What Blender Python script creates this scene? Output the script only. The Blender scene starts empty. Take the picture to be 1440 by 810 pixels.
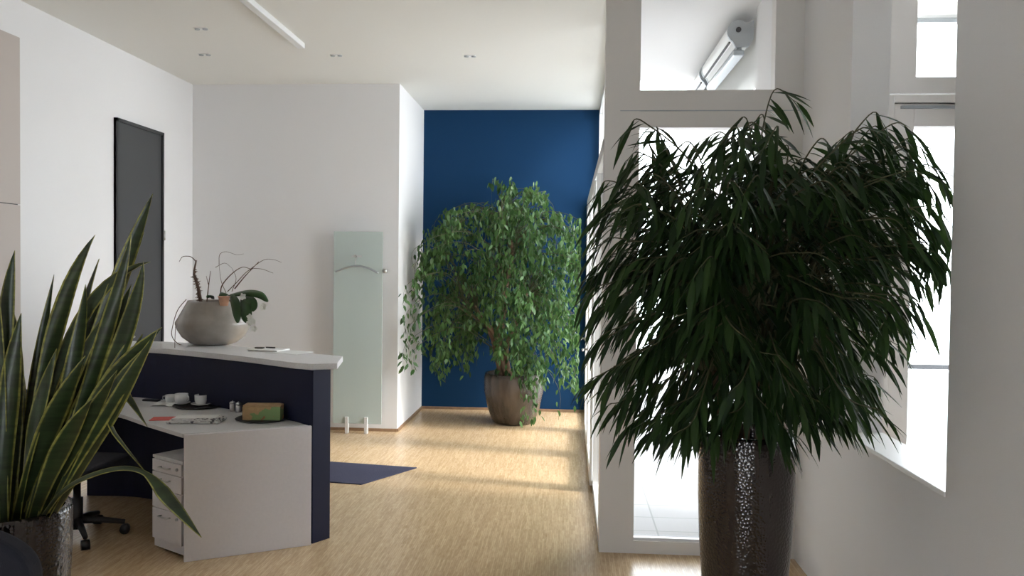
import bpy, math, random
from math import sin, cos, pi, atan, hypot, radians as R
from mathutils import Vector as V, Matrix

scene = bpy.context.scene
col = scene.collection

# ------------------------------------------------------------------ camera
F = 1150.0; EYE = 1.70
yaw = atan(80 / F); pitch = atan(28 / hypot(F, 80)); roll = .0115
cam = bpy.data.cameras.new('camera'); cam.sensor_width = 36; cam.lens = 36 * F / 1440
cam.clip_start = .05; cam.clip_end = 200
co = bpy.data.objects.new('camera', cam); col.objects.link(co)
co.matrix_world = (Matrix.Translation((0, 0, EYE)) @ Matrix.Rotation(yaw, 4, 'Z')
                   @ Matrix.Rotation(pi / 2 - pitch, 4, 'X') @ Matrix.Rotation(roll, 4, 'Z'))
scene.camera = co
CM = co.matrix_world.copy()

# ------------------------------------------------------------------ light
SKY = 9.0
w = bpy.data.worlds.new('sky'); scene.world = w; w.use_nodes = True
bg = w.node_tree.nodes['Background']; bg.inputs[0].default_value = (.89, .95, 1.0, 1); bg.inputs[1].default_value = SKY
sl = bpy.data.lights.new('sun', 'SUN'); sl.energy = 4.5; sl.angle = R(11); sl.color = (1.0, .95, .88)
so = bpy.data.objects.new('sun', sl); col.objects.link(so)
so.rotation_euler = (V((-1.0, .2, -.80))).to_track_quat('-Z', 'Y').to_euler()
scene.view_settings.view_transform = 'Standard'; scene.view_settings.look = 'None'
scene.view_settings.gamma = 1; scene.view_settings.use_curve_mapping = False
scene.view_settings.exposure = 0.14

# ------------------------------------------------------------------ helpers
def at(px, py, Y=None, Z=None, X=None):
    """world point seen in direction (px, py) at a given depth, height or side distance"""
    d = CM.to_3x3() @ V(((px - 720) / F, -(py - 405) / F, -1))
    if Y is not None: t = Y / d.y
    elif Z is not None: t = (Z - EYE) / d.z
    else: t = X / d.x
    return V((0, 0, EYE)) + d * t

ORI = {}
def tag(o, label=None, cat=None, group=None, kind=None):
    if label: o['label'] = label
    if cat: o['category'] = cat
    if group: o['group'] = group
    if kind: o['kind'] = kind
    return o

def thing(name, loc, label, cat, group=None):
    o = bpy.data.objects.new(name, None); col.objects.link(o)
    o.location = loc; o.empty_display_size = .1; ORI[o] = V(loc)
    return tag(o, label, cat, group)

class MB:
    def __init__(s): s.v = []; s.f = []; s.uv = []; s.hasuv = False
    def add(s, vs, fs, uvs=None):
        n = len(s.v); s.v += [V(p) for p in vs]
        for i, f in enumerate(fs):
            s.f.append([n + k for k in f])
            if uvs: s.uv.append([uvs[k] for k in f]); s.hasuv = True
            else: s.uv.append([(0, 0)] * len(f))
        return s
    def box(s, x0, x1, y0, y1, z0, z1):
        return s.add([(x, y, z) for z in (z0, z1) for x, y in ((x0, y0), (x1, y0), (x1, y1), (x0, y1))],
                     [(3, 2, 1, 0), (4, 5, 6, 7), (0, 1, 5, 4), (1, 2, 6, 5), (2, 3, 7, 6), (3, 0, 4, 7)])
    def obox(s, c, ux, size):
        """box centred at c (bottom centre), local x axis along the 2D direction ux"""
        ux = V((ux[0], ux[1], 0)).normalized(); uy = V((-ux.y, ux.x, 0)); c = V(c)
        a, b, h = size[0] / 2, size[1] / 2, size[2]
        vs = [c + ux * i + uy * j + V((0, 0, k)) for k in (0, h) for i, j in ((-a, -b), (a, -b), (a, b), (-a, b))]
        return s.add(vs, [(3, 2, 1, 0), (4, 5, 6, 7), (0, 1, 5, 4), (1, 2, 6, 5), (2, 3, 7, 6), (3, 0, 4, 7)])
    def prism(s, pts, z0, z1):
        n = len(pts)
        return s.add([(p[0], p[1], z0) for p in pts] + [(p[0], p[1], z1) for p in pts],
                     [tuple(range(n))[::-1], tuple(range(n, 2 * n))] + [(i, (i + 1) % n, n + (i + 1) % n, n + i) for i in range(n)])
    def lathe(s, prof, c=(0, 0, 0), n=48, closed=False, sx=1, sy=1):
        c = V(c); vs = []; fs = []; m = len(prof)
        for r, z in prof:
            for k in range(n):
                a = 2 * pi * k / n; vs.append(c + V((r * cos(a) * sx, r * sin(a) * sy, z)))
        for i in range(m - 1):
            for k in range(n): fs.append((i * n + k, i * n + (k + 1) % n, (i + 1) * n + (k + 1) % n, (i + 1) * n + k))
        if prof[0][0] > 1e-6: fs.append(tuple(range(n))[::-1])
        if prof[-1][0] > 1e-6: fs.append(tuple((m - 1) * n + k for k in range(n)))
        return s.add(vs, fs)
    def tube(s, pts, rad, n=8):
        pts = [V(p) for p in pts]; m = len(pts)
        if not isinstance(rad, (list, tuple)): rad = [rad] * m
        vs = []; fs = []; u = None
        for i, p in enumerate(pts):
            t = (pts[min(i + 1, m - 1)] - pts[max(i - 1, 0)])
            t = t.normalized() if t.length > 1e-9 else V((0, 0, 1))
            if u is None: u = t.cross(V((0, 0, 1)) if abs(t.z) < .9 else V((1, 0, 0))).normalized()
            else:
                u = u - t * u.dot(t); u = u.normalized() if u.length > 1e-6 else t.orthogonal().normalized()
            b = t.cross(u)
            for k in range(n): vs.append(p + (u * cos(2 * pi * k / n) + b * sin(2 * pi * k / n)) * rad[i])
        for i in range(m - 1):
            for k in range(n): fs.append((i * n + k, i * n + (k + 1) % n, (i + 1) * n + (k + 1) % n, (i + 1) * n + k))
        fs.append(tuple(range(n))[::-1]); fs.append(tuple((m - 1) * n + k for k in range(n)))
        return s.add(vs, fs)
    def blade(s, pts, side, wid, fold=0.0, up=None, uv=True):
        """leaf blade along pts; side = unit vectors across; wid = half widths"""
        m = len(pts); vs = []; fs = []; uvs = []
        for i in range(m):
            t = (pts[min(i + 1, m - 1)] - pts[max(i - 1, 0)]).normalized()
            sd = (side[i] - t * side[i].dot(t)).normalized(); nn = t.cross(sd)
            vs += [pts[i] - sd * wid[i] + nn * (fold * wid[i]), pts[i], pts[i] + sd * wid[i] + nn * (fold * wid[i])]
            uvs += [(0, i / (m - 1)), (.5, i / (m - 1)), (1, i / (m - 1))]
        for i in range(m - 1):
            a = 3 * i; fs += [(a, a + 1, a + 4, a + 3), (a + 1, a + 2, a + 5, a + 4)]
        return s.add(vs, fs, uvs)
    def build(s, name, mat, parent=None, smooth=False, bev=0, loc=None, kind=None, seg=2, auto=None):
        o0 = ORI.get(parent, V((0, 0, 0))) if parent else (V(loc) if loc is not None else V((0, 0, 0)))
        me = bpy.data.meshes.new(name); me.from_pydata([tuple(p - o0) for p in s.v], [], s.f)
        if s.hasuv:
            l = me.uv_layers.new(name='UVMap'); flat = [c for f in s.uv for q in f for c in q]
            l.data.foreach_set('uv', flat)
        if smooth: me.polygons.foreach_set('use_smooth', [True] * len(me.polygons))
        me.materials.append(mat); me.update()
        o = bpy.data.objects.new(name, me); col.objects.link(o)
        if parent: o.parent = parent; ORI[o] = o0
        else: o.location = o0; ORI[o] = o0
        if bev:
            b = o.modifiers.new('bevel', 'BEVEL'); b.width = bev; b.segments = seg; b.limit_method = 'ANGLE'; b.angle_limit = R(35)
        if auto and smooth:
            pass
        if kind: o['kind'] = kind
        return o

def bez(a, b, c, n):
    a, b, c = V(a), V(b), V(c)
    return [a * (1 - t) ** 2 + b * 2 * t * (1 - t) + c * t * t for t in [i / n for i in range(n + 1)]]
def spline(pts, n=6):
    pts = [V(p) for p in pts]; P = [pts[0] * 2 - pts[1]] + pts + [pts[-1] * 2 - pts[-2]]; out = []
    for i in range(1, len(P) - 2):
        for k in range(n):
            t = k / n; p0, p1, p2, p3 = P[i - 1:i + 3]
            out.append(.5 * ((2 * p1) + (p2 - p0) * t + (2 * p0 - 5 * p1 + 4 * p2 - p3) * t * t + (3 * p1 - p0 - 3 * p2 + p3) * t ** 3))
    return out + [pts[-1]]

# ------------------------------------------------------------------ materials
def mat(name, color, rough=.6, metal=0, bump=0, bscale=60, var=0, vscale=3, spec=.5, coat=0, trans=0):
    m = bpy.data.materials.new(name); m.use_nodes = True; nt = m.node_tree; b = nt.nodes['Principled BSDF']
    b.inputs['Base Color'].default_value = (*color, 1); b.inputs['Roughness'].default_value = rough
    b.inputs['Metallic'].default_value = metal; b.inputs['Specular IOR Level'].default_value = spec
    b.inputs['Coat Weight'].default_value = coat
    tc = nt.nodes.new('ShaderNodeTexCoord')
    if var:
        n = nt.nodes.new('ShaderNodeTexNoise'); n.inputs['Scale'].default_value = vscale; n.inputs['Detail'].default_value = 4
        nt.links.new(tc.outputs['Object'], n.inputs['Vector'])
        r = nt.nodes.new('ShaderNodeValToRGB'); r.color_ramp.elements[0].position = .3; r.color_ramp.elements[1].position = .7
        r.color_ramp.elements[0].color = (*[c * (1 - var) for c in color], 1); r.color_ramp.elements[1].color = (*[min(1, c * (1 + var)) for c in color], 1)
        nt.links.new(n.outputs['Fac'], r.inputs[0]); nt.links.new(r.outputs[0], b.inputs['Base Color'])
    if bump:
        n = nt.nodes.new('ShaderNodeTexNoise'); n.inputs['Scale'].default_value = bscale; n.inputs['Detail'].default_value = 3
        nt.links.new(tc.outputs['Object'], n.inputs['Vector'])
        p = nt.nodes.new('ShaderNodeBump'); p.inputs['Strength'].default_value = bump; p.inputs['Distance'].default_value = .01
        nt.links.new(n.outputs['Fac'], p.inputs['Height']); nt.links.new(p.outputs[0], b.inputs['Normal'])
    return m

def mat_floor():
    m = bpy.data.materials.new('oak_lamella_parquet'); m.use_nodes = True; nt = m.node_tree; b = nt.nodes['Principled BSDF']
    tc = nt.nodes.new('ShaderNodeTexCoord'); mp = nt.nodes.new('ShaderNodeMapping'); mp.inputs['Rotation'].default_value = (0, 0, pi / 2)
    nt.links.new(tc.outputs['Object'], mp.inputs[0])
    br = nt.nodes.new('ShaderNodeTexBrick'); br.inputs['Scale'].default_value = 1; br.inputs['Brick Width'].default_value = .18
    br.inputs['Row Height'].default_value = .012; br.inputs['Mortar Size'].default_value = .0006; br.offset = .37
    br.inputs['Color1'].default_value = (.63, .46, .275, 1); br.inputs['Color2'].default_value = (.51, .355, .20, 1); br.inputs['Mortar'].default_value = (.44, .31, .18, 1)
    nt.links.new(mp.outputs[0], br.inputs[0])
    n = nt.nodes.new('ShaderNodeTexNoise'); n.inputs['Scale'].default_value = 1; n.inputs['Detail'].default_value = 5
    m2 = nt.nodes.new('ShaderNodeMapping'); m2.inputs['Scale'].default_value = (110, 14, 1); nt.links.new(tc.outputs['Object'], m2.inputs[0]); nt.links.new(m2.outputs[0], n.inputs[0])
    mx = nt.nodes.new('ShaderNodeMix'); mx.data_type = 'RGBA'; mx.blend_type = 'SOFT_LIGHT'; mx.inputs[0].default_value = .6
    nt.links.new(br.outputs[0], mx.inputs[6]); nt.links.new(n.outputs['Fac'], mx.inputs[7]); nt.links.new(mx.outputs[2], b.inputs['Base Color'])
    b.inputs['Roughness'].default_value = .27; b.inputs['Specular IOR Level'].default_value = .5
    return m

def mat_glass(name='clear_glass', tint=(1, 1, 1), ior=1.45):
    m = bpy.data.materials.new(name); m.use_nodes = True; nt = m.node_tree
    nt.nodes.remove(nt.nodes['Principled BSDF']); out = nt.nodes['Material Output']
    t = nt.nodes.new('ShaderNodeBsdfTransparent'); t.inputs[0].default_value = (*tint, 1)
    g = nt.nodes.new('ShaderNodeBsdfGlossy'); g.inputs['Roughness'].default_value = .02
    lw = nt.nodes.new('ShaderNodeLayerWeight'); lw.inputs[0].default_value = .5
    pw = nt.nodes.new('ShaderNodeMath'); pw.operation = 'POWER'; pw.inputs[1].default_value = 5; nt.links.new(lw.outputs['Facing'], pw.inputs[0])
    fr = nt.nodes.new('ShaderNodeMath'); fr.operation = 'MULTIPLY_ADD'; fr.inputs[1].default_value = .9; fr.inputs[2].default_value = .04; nt.links.new(pw.outputs[0], fr.inputs[0])
    mx = nt.nodes.new('ShaderNodeMixShader'); nt.links.new(fr.outputs[0], mx.inputs[0]); nt.links.new(t.outputs[0], mx.inputs[1]); nt.links.new(g.outputs[0], mx.inputs[2])
    nt.links.new(mx.outputs[0], out.inputs[0]); return m

def mat_leaf(name, c1, c2, rough=.4, translucent=.25):
    m = bpy.data.materials.new(name); m.use_nodes = True; nt = m.node_tree; b = nt.nodes['Principled BSDF']; out = nt.nodes['Material Output']
    g = nt.nodes.new('ShaderNodeNewGeometry'); r = nt.nodes.new('ShaderNodeValToRGB')
    r.color_ramp.elements[0].color = (*c1, 1); r.color_ramp.elements[1].color = (*c2, 1)
    nt.links.new(g.outputs['Random Per Island'], r.inputs[0]); nt.links.new(r.outputs[0], b.inputs['Base Color'])
    b.inputs['Roughness'].default_value = rough; b.inputs['Specular IOR Level'].default_value = .28
    t = nt.nodes.new('ShaderNodeBsdfTranslucent'); hs = nt.nodes.new('ShaderNodeHueSaturation'); hs.inputs['Value'].default_value = 1.7
    hs.inputs['Hue'].default_value = .48
    nt.links.new(r.outputs[0], hs.inputs['Color']); nt.links.new(hs.outputs[0], t.inputs[0])
    mx = nt.nodes.new('ShaderNodeMixShader'); mx.inputs[0].default_value = translucent
    nt.links.new(b.outputs[0], mx.inputs[1]); nt.links.new(t.outputs[0], mx.inputs[2]); nt.links.new(mx.outputs[0], out.inputs[0])
    return m

def mat_snake():
    m = bpy.data.materials.new('variegated_leaf'); m.use_nodes = True; nt = m.node_tree; b = nt.nodes['Principled BSDF']
    uv = nt.nodes.new('ShaderNodeTexCoord'); sp = nt.nodes.new('ShaderNodeSeparateXYZ'); nt.links.new(uv.outputs['UV'], sp.inputs[0])
    s1 = nt.nodes.new('ShaderNodeMath'); s1.operation = 'SUBTRACT'; s1.inputs[1].default_value = .5; nt.links.new(sp.outputs[0], s1.inputs[0])
    ab = nt.nodes.new('ShaderNodeMath'); ab.operation = 'ABSOLUTE'; nt.links.new(s1.outputs[0], ab.inputs[0])
    n = nt.nodes.new('ShaderNodeTexNoise'); n.inputs['Scale'].default_value = 14; nt.links.new(uv.outputs['Object'], n.inputs[0])
    ad = nt.nodes.new('ShaderNodeMath'); ad.operation = 'MULTIPLY_ADD'; ad.inputs[1].default_value = .07; nt.links.new(n.outputs['Fac'], ad.inputs[0]); nt.links.new(ab.outputs[0], ad.inputs[2])
    r = nt.nodes.new('ShaderNodeValToRGB'); e = r.color_ramp.elements; e[0].position = .415; e[0].color = (.022, .04, .014, 1); e[1].position = .475; e[1].color = (.26, .25, .06, 1)
    nt.links.new(ad.outputs[0], r.inputs[0])
    # cross bands
    wv = nt.nodes.new('ShaderNodeTexNoise'); wv.inputs['Scale'].default_value = 1; mp = nt.nodes.new('ShaderNodeMapping'); mp.inputs['Scale'].default_value = (6, 6, 60)
    nt.links.new(uv.outputs['Object'], mp.inputs[0]); nt.links.new(mp.outputs[0], wv.inputs[0])
    r2 = nt.nodes.new('ShaderNodeValToRGB'); r2.color_ramp.elements[0].position = .35; r2.color_ramp.elements[0].color = (.6, .6, .6, 1); r2.color_ramp.elements[1].position = .65; r2.color_ramp.elements[1].color = (1.25, 1.25, 1.2, 1)
    nt.links.new(wv.outputs['Fac'], r2.inputs[0])
    mx = nt.nodes.new('ShaderNodeMix'); mx.data_type = 'RGBA'; mx.blend_type = 'MULTIPLY'; mx.inputs[0].default_value = 1
    nt.links.new(r.outputs[0], mx.inputs[6]); nt.links.new(r2.outputs[0], mx.inputs[7]); nt.links.new(mx.outputs[2], b.inputs['Base Color'])
    b.inputs['Roughness'].default_value = .38
    return m

def mat_glaze(name, c1, c2, rough=.12):
    """dark running ceramic glaze with a hammered silvery sheen"""
    m = bpy.data.materials.new(name); m.use_nodes = True; nt = m.node_tree; b = nt.nodes['Principled BSDF']
    tc = nt.nodes.new('ShaderNodeTexCoord'); mp = nt.nodes.new('ShaderNodeMapping'); mp.inputs['Scale'].default_value = (9, 9, 1.2)
    nt.links.new(tc.outputs['Object'], mp.inputs[0]); n = nt.nodes.new('ShaderNodeTexNoise'); n.inputs['Scale'].default_value = 1; n.inputs['Detail'].default_value = 5
    nt.links.new(mp.outputs[0], n.inputs[0]); r = nt.nodes.new('ShaderNodeValToRGB'); r.color_ramp.elements[0].position = .35; r.color_ramp.elements[1].position = .65
    r.color_ramp.elements[0].color = (*c1, 1); r.color_ramp.elements[1].color = (*c2, 1); nt.links.new(n.outputs['Fac'], r.inputs[0]); nt.links.new(r.outputs[0], b.inputs['Base Color'])
    b.inputs['Roughness'].default_value = rough; b.inputs['Metallic'].default_value = .25; b.inputs['Specular IOR Level'].default_value = .8
    v = nt.nodes.new('ShaderNodeTexVoronoi'); v.inputs['Scale'].default_value = 90; nt.links.new(tc.outputs['Object'], v.inputs[0])
    p = nt.nodes.new('ShaderNodeBump'); p.inputs['Strength'].default_value = .45; p.inputs['Distance'].default_value = .004
    nt.links.new(v.outputs[0], p.inputs['Height']); nt.links.new(p.outputs[0], b.inputs['Normal'])
    return m

def mat_tiles():
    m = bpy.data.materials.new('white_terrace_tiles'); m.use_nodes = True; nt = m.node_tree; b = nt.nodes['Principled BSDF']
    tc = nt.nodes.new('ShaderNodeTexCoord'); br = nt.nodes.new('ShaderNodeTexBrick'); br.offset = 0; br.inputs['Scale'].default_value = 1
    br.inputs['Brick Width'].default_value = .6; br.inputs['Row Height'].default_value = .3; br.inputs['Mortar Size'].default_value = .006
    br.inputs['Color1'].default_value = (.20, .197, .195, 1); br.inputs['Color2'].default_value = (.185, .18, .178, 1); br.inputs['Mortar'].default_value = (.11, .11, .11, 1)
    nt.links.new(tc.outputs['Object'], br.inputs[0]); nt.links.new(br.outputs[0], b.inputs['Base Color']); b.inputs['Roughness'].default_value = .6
    return m

def mat_print(name, stops, scale, rough=.5):
    m = bpy.data.materials.new(name); m.use_nodes = True; nt = m.node_tree; b = nt.nodes['Principled BSDF']
    tc = nt.nodes.new('ShaderNodeTexCoord'); n = nt.nodes.new('ShaderNodeTexNoise'); n.inputs['Scale'].default_value = scale; n.inputs['Detail'].default_value = 3
    nt.links.new(tc.outputs['Object'], n.inputs[0]); r = nt.nodes.new('ShaderNodeValToRGB'); r.color_ramp.interpolation = 'CONSTANT'
    for i, (p, c) in enumerate(stops):
        e = r.color_ramp.elements[i] if i < 2 else r.color_ramp.elements.new(p)
        e.position = p; e.color = (*c, 1)
    nt.links.new(n.outputs['Fac'], r.inputs[0]); nt.links.new(r.outputs[0], b.inputs['Base Color']); b.inputs['Roughness'].default_value = rough
    return m

M = dict(
    wall=mat('white_wall_paint', (.80, .79, .79), .9, bump=.08, bscale=220),
    ceil=mat('white_ceiling_paint', (.78, .77, .73), .95),
    blue=mat('deep_blue_wall_paint', (.0045, .036, .10), .8, bump=.05, bscale=200, spec=.2),
    frame=mat('cream_frame_lacquer', (.74, .71, .68), .45),
    wframe=mat('white_frame_lacquer', (.78, .78, .76), .4),
    floor=mat_floor(), wood=mat('oak_skirting', (.27, .17, .10), .5, var=.15, vscale=20),
    glass=mat_glass(), tiles=mat_tiles(),
    taupe=mat('taupe_door_lacquer', (.50, .44, .40), .6), dark=mat('anthracite_door_lacquer', (.05, .052, .056), .5),
    darkf=mat('anthracite_door_frame', (.03, .032, .036), .4),
    navy=mat('navy_counter_laminate', (.007, .009, .03), .5, spec=.25), desk=mat('light_grey_laminate', (.74, .71, .73), .45, var=.02, vscale=60),
    top=mat('pale_grey_countertop', (.66, .65, .65), .35, var=.06, vscale=120),
    black=mat('black_plastic', (.012, .012, .014), .45), blackf=mat('black_upholstery', (.012, .013, .022), .95, bump=.3, bscale=400),
    chrome=mat('brushed_steel', (.55, .55, .54), .28, metal=1), alu=mat('grey_aluminium', (.42, .45, .47), .4, metal=.6),
    white=mat('white_plastic', (.8, .8, .8), .4), porc=mat('white_porcelain', (.82, .82, .82), .15),
    paper=mat('white_paper', (.78, .78, .76), .8), red=mat('red_cardboard', (.62, .09, .07), .6),
    soil=mat('potting_soil', (.03, .02, .014), 1, bump=.8, bscale=60),
    bark=mat('grey_brown_bark', (.20, .12, .075), .85, bump=.5, bscale=60, var=.3, vscale=20),
    twig=mat('dry_brown_twig', (.10, .055, .035), .8, bump=.4, bscale=150),
    stem=mat('green_brown_twig', (.07, .07, .03), .7),
    bowl=mat('beige_glazed_stoneware', (.29, .26, .23), .2, var=.15, vscale=8),
    mat=mat('dark_blue_floor_mat', (.035, .037, .075), .95, bump=.5, bscale=500),
    alii=mat_leaf('narrow_fig_leaf', (.008, .024, .007), (.026, .060, .014), .5, .2),
    benj=mat_leaf('weeping_fig_leaf', (.02, .065, .018), (.085, .17, .05), .38, .3),
    orch=mat_leaf('orchid_leaf', (.02, .05, .015), (.04, .09, .03), .35, .05),
    petal=mat('white_orchid_petal', (.8, .8, .75), .6),
    snake=mat_snake(), potd=mat_glaze('dark_running_glaze', (.012, .009, .009), (.042, .031, .028)),
    potg=mat_glaze('brown_grey_glaze', (.035, .027, .022), (.10, .075, .058), .25),
    terra=mat('peach_clay', (.66, .38, .26), .8),
    news=mat_print('printed_newsprint', [(0, (.62, .6, .58)), (.44, (.7, .69, .67)), (.56, (.10, .09, .10)), (.66, (.66, .64, .62))], 22),
    teabox=mat_print('printed_tea_carton', [(0, (.55, .36, .18)), (.40, (.50, .33, .16)), (.50, (.24, .36, .14)), (.66, (.40, .18, .08))], 9, .6),
    tealid=mat('tan_carton', (.50, .33, .17), .8, var=.15, vscale=25),
    lite=mat('pale_anodised_aluminium', (.78, .78, .78), .3, metal=.2),
    slate=mat('dark_tray_lacquer', (.02, .02, .022), .35),
)
def frosted():
    m = mat('green_frosted_glass', (.60, .69, .66), .12); b = m.node_tree.nodes['Principled BSDF']
    b.inputs['Alpha'].default_value = .80; return m
M['frost'] = frosted()

# ------------------------------------------------------------------ setting
H = 3.57; XL = -3.93; XR = 1.35; YB = 8.30; YBLUE = 9.70; XC = -1.75; YG = 4.90; XG = .20; YN = -2.2
S = lambda mb, name, m, **k: mb.build(name, m, kind='structure', **k)
S(MB().prism([(XL - .2, YN - .2), (XR + .25, YN - .2), (XR + .25, YG + .12), (XG + .14, YG + .12), (XG + .14, YBLUE + .2), (XL - .2, YBLUE + .2)], -.2, 0), 'floor', M['floor'])
S(MB().prism([(XL - .2, YN - .2), (XR + .25, YN - .2), (XR + .25, YG + .12), (XG + .2, YG + .12), (XG + .2, YBLUE + .2), (XL - .2, YBLUE + .2)], H, H + .3), 'ceiling', M['ceil'])
S(MB().box(XL - .2, XL, YN, YB, 0, H), 'wall_left', M['wall'])
S(MB().box(XL - .2, XC, YB, YBLUE + .2, 0, H), 'wall_back', M['wall'])
S(MB().box(XC, XG + .2, YBLUE, YBLUE + .2, 0, H), 'wall_blue', M['blue'])
# wall behind the viewer, with its openings
mb = MB(); mb.box(XL, -1.25, YN - .2, YN, 0, H); mb.box(-1.25, -.35, YN - .2, YN, 2.5, H); mb.box(-.35, XR, YN - .2, YN, 0, H)
S(mb, 'wall_front', M['wall'])
# right wall with its opening at Y 3.0-4.08
mb = MB()
WT = .18
mb.box(XR, XR + WT, YN - .2, 3.0, 0, H); mb.box(XR, XR + WT, 3.0, 4.08, 0, .90); mb.box(XR, XR + WT, 4.08, YG + .12, 0, H)
S(mb, 'wall_right', M['wall'])
S(MB().box(XR - .006, XR + .186, 3.0, 4.08, .90, .92), 'trim_1', M['wframe'], bev=.003)

def skirt(a, b, name, n):
    a, b = V((*a, 0)), V((*b, 0)); d = (b - a); c = (a + b) / 2; u = d.normalized(); nn = V((n[0], n[1], 0)) * .007
    S(MB().obox((c.x + nn.x, c.y + nn.y, 0), (u.x, u.y), (d.length, .014, .03)), name, M['wood'])
skirt((XL, YB), (XC, YB), 'baseboard_back', (0, -1)); skirt((XC, YB), (XC, YBLUE), 'baseboard_return', (1, 0))
skirt((XC, YBLUE), (XG, YBLUE), 'baseboard_blue', (0, -1)); skirt((XL, 4.9), (XL, YB), 'baseboard_left', (1, 0))

# side bay beyond the opening, with its own glazed wall (window_1) facing the room
XB = XR + .18; YW = 4.30; XE = 3.3
S(MB().box(XR + .18, XE + .1, -1.0, YW + .07, -.2, 0), 'floor_bay', M['floor'])
S(MB().box(XR + .18, XE + .1, -1.0, YW + .07, H, H + .3), 'ceiling_bay', M['ceil'])
S(MB().box(XR + .18, XE + .1, -1.1, -1.0, 0, H), 'wall_bay', M['wall'])
def wp(px, py): return at(px, py, Y=YW)
gx = wp(1281, 300).x; sx0 = wp(1238, 300).x; sx1 = wp(1251, 300).x
zt = wp(1290, 108).z; zs = wp(1290, 132).z; zg = wp(1290, 179).z; zv = wp(1290, 152).z
fr = MB(); fr.box(XB, gx, YW, YW + .07, 0, zs - .004).box(XB, gx + .01, YW, YW + .07, zs + .004, H)
fr.box(gx, 2.45, YW, YW + .07, zg, zs - .004).box(gx + .01, 2.45, YW, YW + .07, zs + .004, zt).box(gx, 2.45, YW, YW + .07, 0, .12)
fr.box(2.45, XE, YW, YW + .07, 0, H)
wn = S(fr, 'window_1', M['frame'])
MB().box(XB + .004, sx0, YW - .004, YW, 0, zs).build('joint', M['alu'], wn)
fr = MB(); fr.box(sx0, sx1, YW - .035, YW, 0, zs - .012).box(sx1, 2.45, YW - .035, YW, zs - .05, zs - .012)
fr.build('window_frame', M['frame'], wn, bev=.003)
sh = MB().box(sx1 + .004, gx - .002, YW - .02, YW, .05, zs - .055).box(gx - .002, 2.44, YW - .02, YW, zg + .002, zs - .055).build('sash', M['frame'], wn, bev=.003)
hx = wp(1264, 152).x; MB().box(hx, 2.35, YW - .035, YW - .019, zv - .007, zv + .007).build('closer_rail', M['alu'], sh)
for a, b in ((gx, 2.45),):
    MB().box(a, b, YW + .03, YW + .036, .11, zg + .01).build('window_glass', M['glass'], wn); MB().box(a, b, YW + .03, YW + .036, zt - .01, H).build('window_glass', M['glass'], wn)
W0, W1, Z0, Z1 = 4.02, 4.28, .3, 3.3  # narrow opening added out of view, lets light graze the side-window frame
S(MB().box(XE, XE + .2, -1.1, W0, 0, H).box(XE, XE + .2, W1, YW + .07, 0, H).box(XE, XE + .2, W0, W1, 0, Z0).box(XE, XE + .2, W0, W1, Z1, H), 'wall_bay_side', M['wall'])
light_slot = S(MB().box(XE + .05, XE + .11, W0, W0 + .06, Z0, Z1).box(XE + .05, XE + .11, W1 - .06, W1, Z0, Z1).box(XE + .05, XE + .11, W0 + .06, W1 - .06, Z0, Z0 + .06).box(XE + .05, XE + .11, W0 + .06, W1 - .06, Z1 - .06, Z1), 'added_light_slot', M['frame'])  # frame of the added, unseen light slot
MB().box(XE + .075, XE + .081, W0 + .05, W1 - .05, Z0 + .05, Z1 - .05).build('window_glass', M['glass'], light_slot)

# window_2: tall glazed element facing the room
Y0, Y1 = YG, YG + .10
def xs(px, py): return at(px, py, Y=YG)
fr = MB(); fr.box(XG, XG + .205, Y0, Y1, 0, H); fr.box(1.185, XR, Y0, Y1, 0, H)
fr.box(XG + .205, 1.185, Y0, Y1, 0, .075); fr.box(XG + .205, 1.185, Y0, Y1, 2.54, 2.636); fr.box(XG + .205, 1.185, Y0, Y1, 2.643, 2.76)
w2 = S(fr, 'window_2', M['frame'])
MB().box(XG + .20, 1.19, Y0 + .05, Y0 + .058, .07, 2.545).build('window_glass', M['glass'], w2)
MB().box(XG + .20, 1.19, Y0 + .05, Y0 + .058, 2.755, H).build('window_glass', M['glass'], w2)
MB().box(XG + .09, XR, Y0 - .0008, Y0 + .02, 2.637, 2.642).build('joint', M['alu'], w2)
MB().box(XG + .205, 1.185, Y0 + .02, Y0 + .05, .075, .09).build('glazing_bead', M['white'], w2)

# window_3: glazed corridor wall running away from the viewer (doors below, fixed lights above)
fr = MB(); ys = [Y1, 6.25, 7.45, 8.6, YBLUE]
for i, y in enumerate(ys):
    a = y if i == 0 else (y - .045 if i < 4 else y - .09)
    fr.box(XG, XG + .07, a, a + .09, 0, 2.5)
    fr.box(XG + .13, XG + .19, a, a + .07, 2.5, H)
fr.box(XG, XG + .07, Y1, YBLUE, 0, .07); fr.box(XG, XG + .20, Y1, YBLUE, 2.42, 2.5); fr.box(XG + .13, XG + .19, Y1, YBLUE, H - .06, H)
w3 = S(fr, 'window_3', M['wframe'])
for a, b in zip(ys, ys[1:]):
    MB().box(XG + .03, XG + .038, a + .04, b - .04, .06, 2.43).build('window_glass', M['glass'], w3)
    MB().box(XG + .155, XG + .163, a + .03, b - .03, 2.49, H - .05).build('window_glass', M['glass'], w3)
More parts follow.
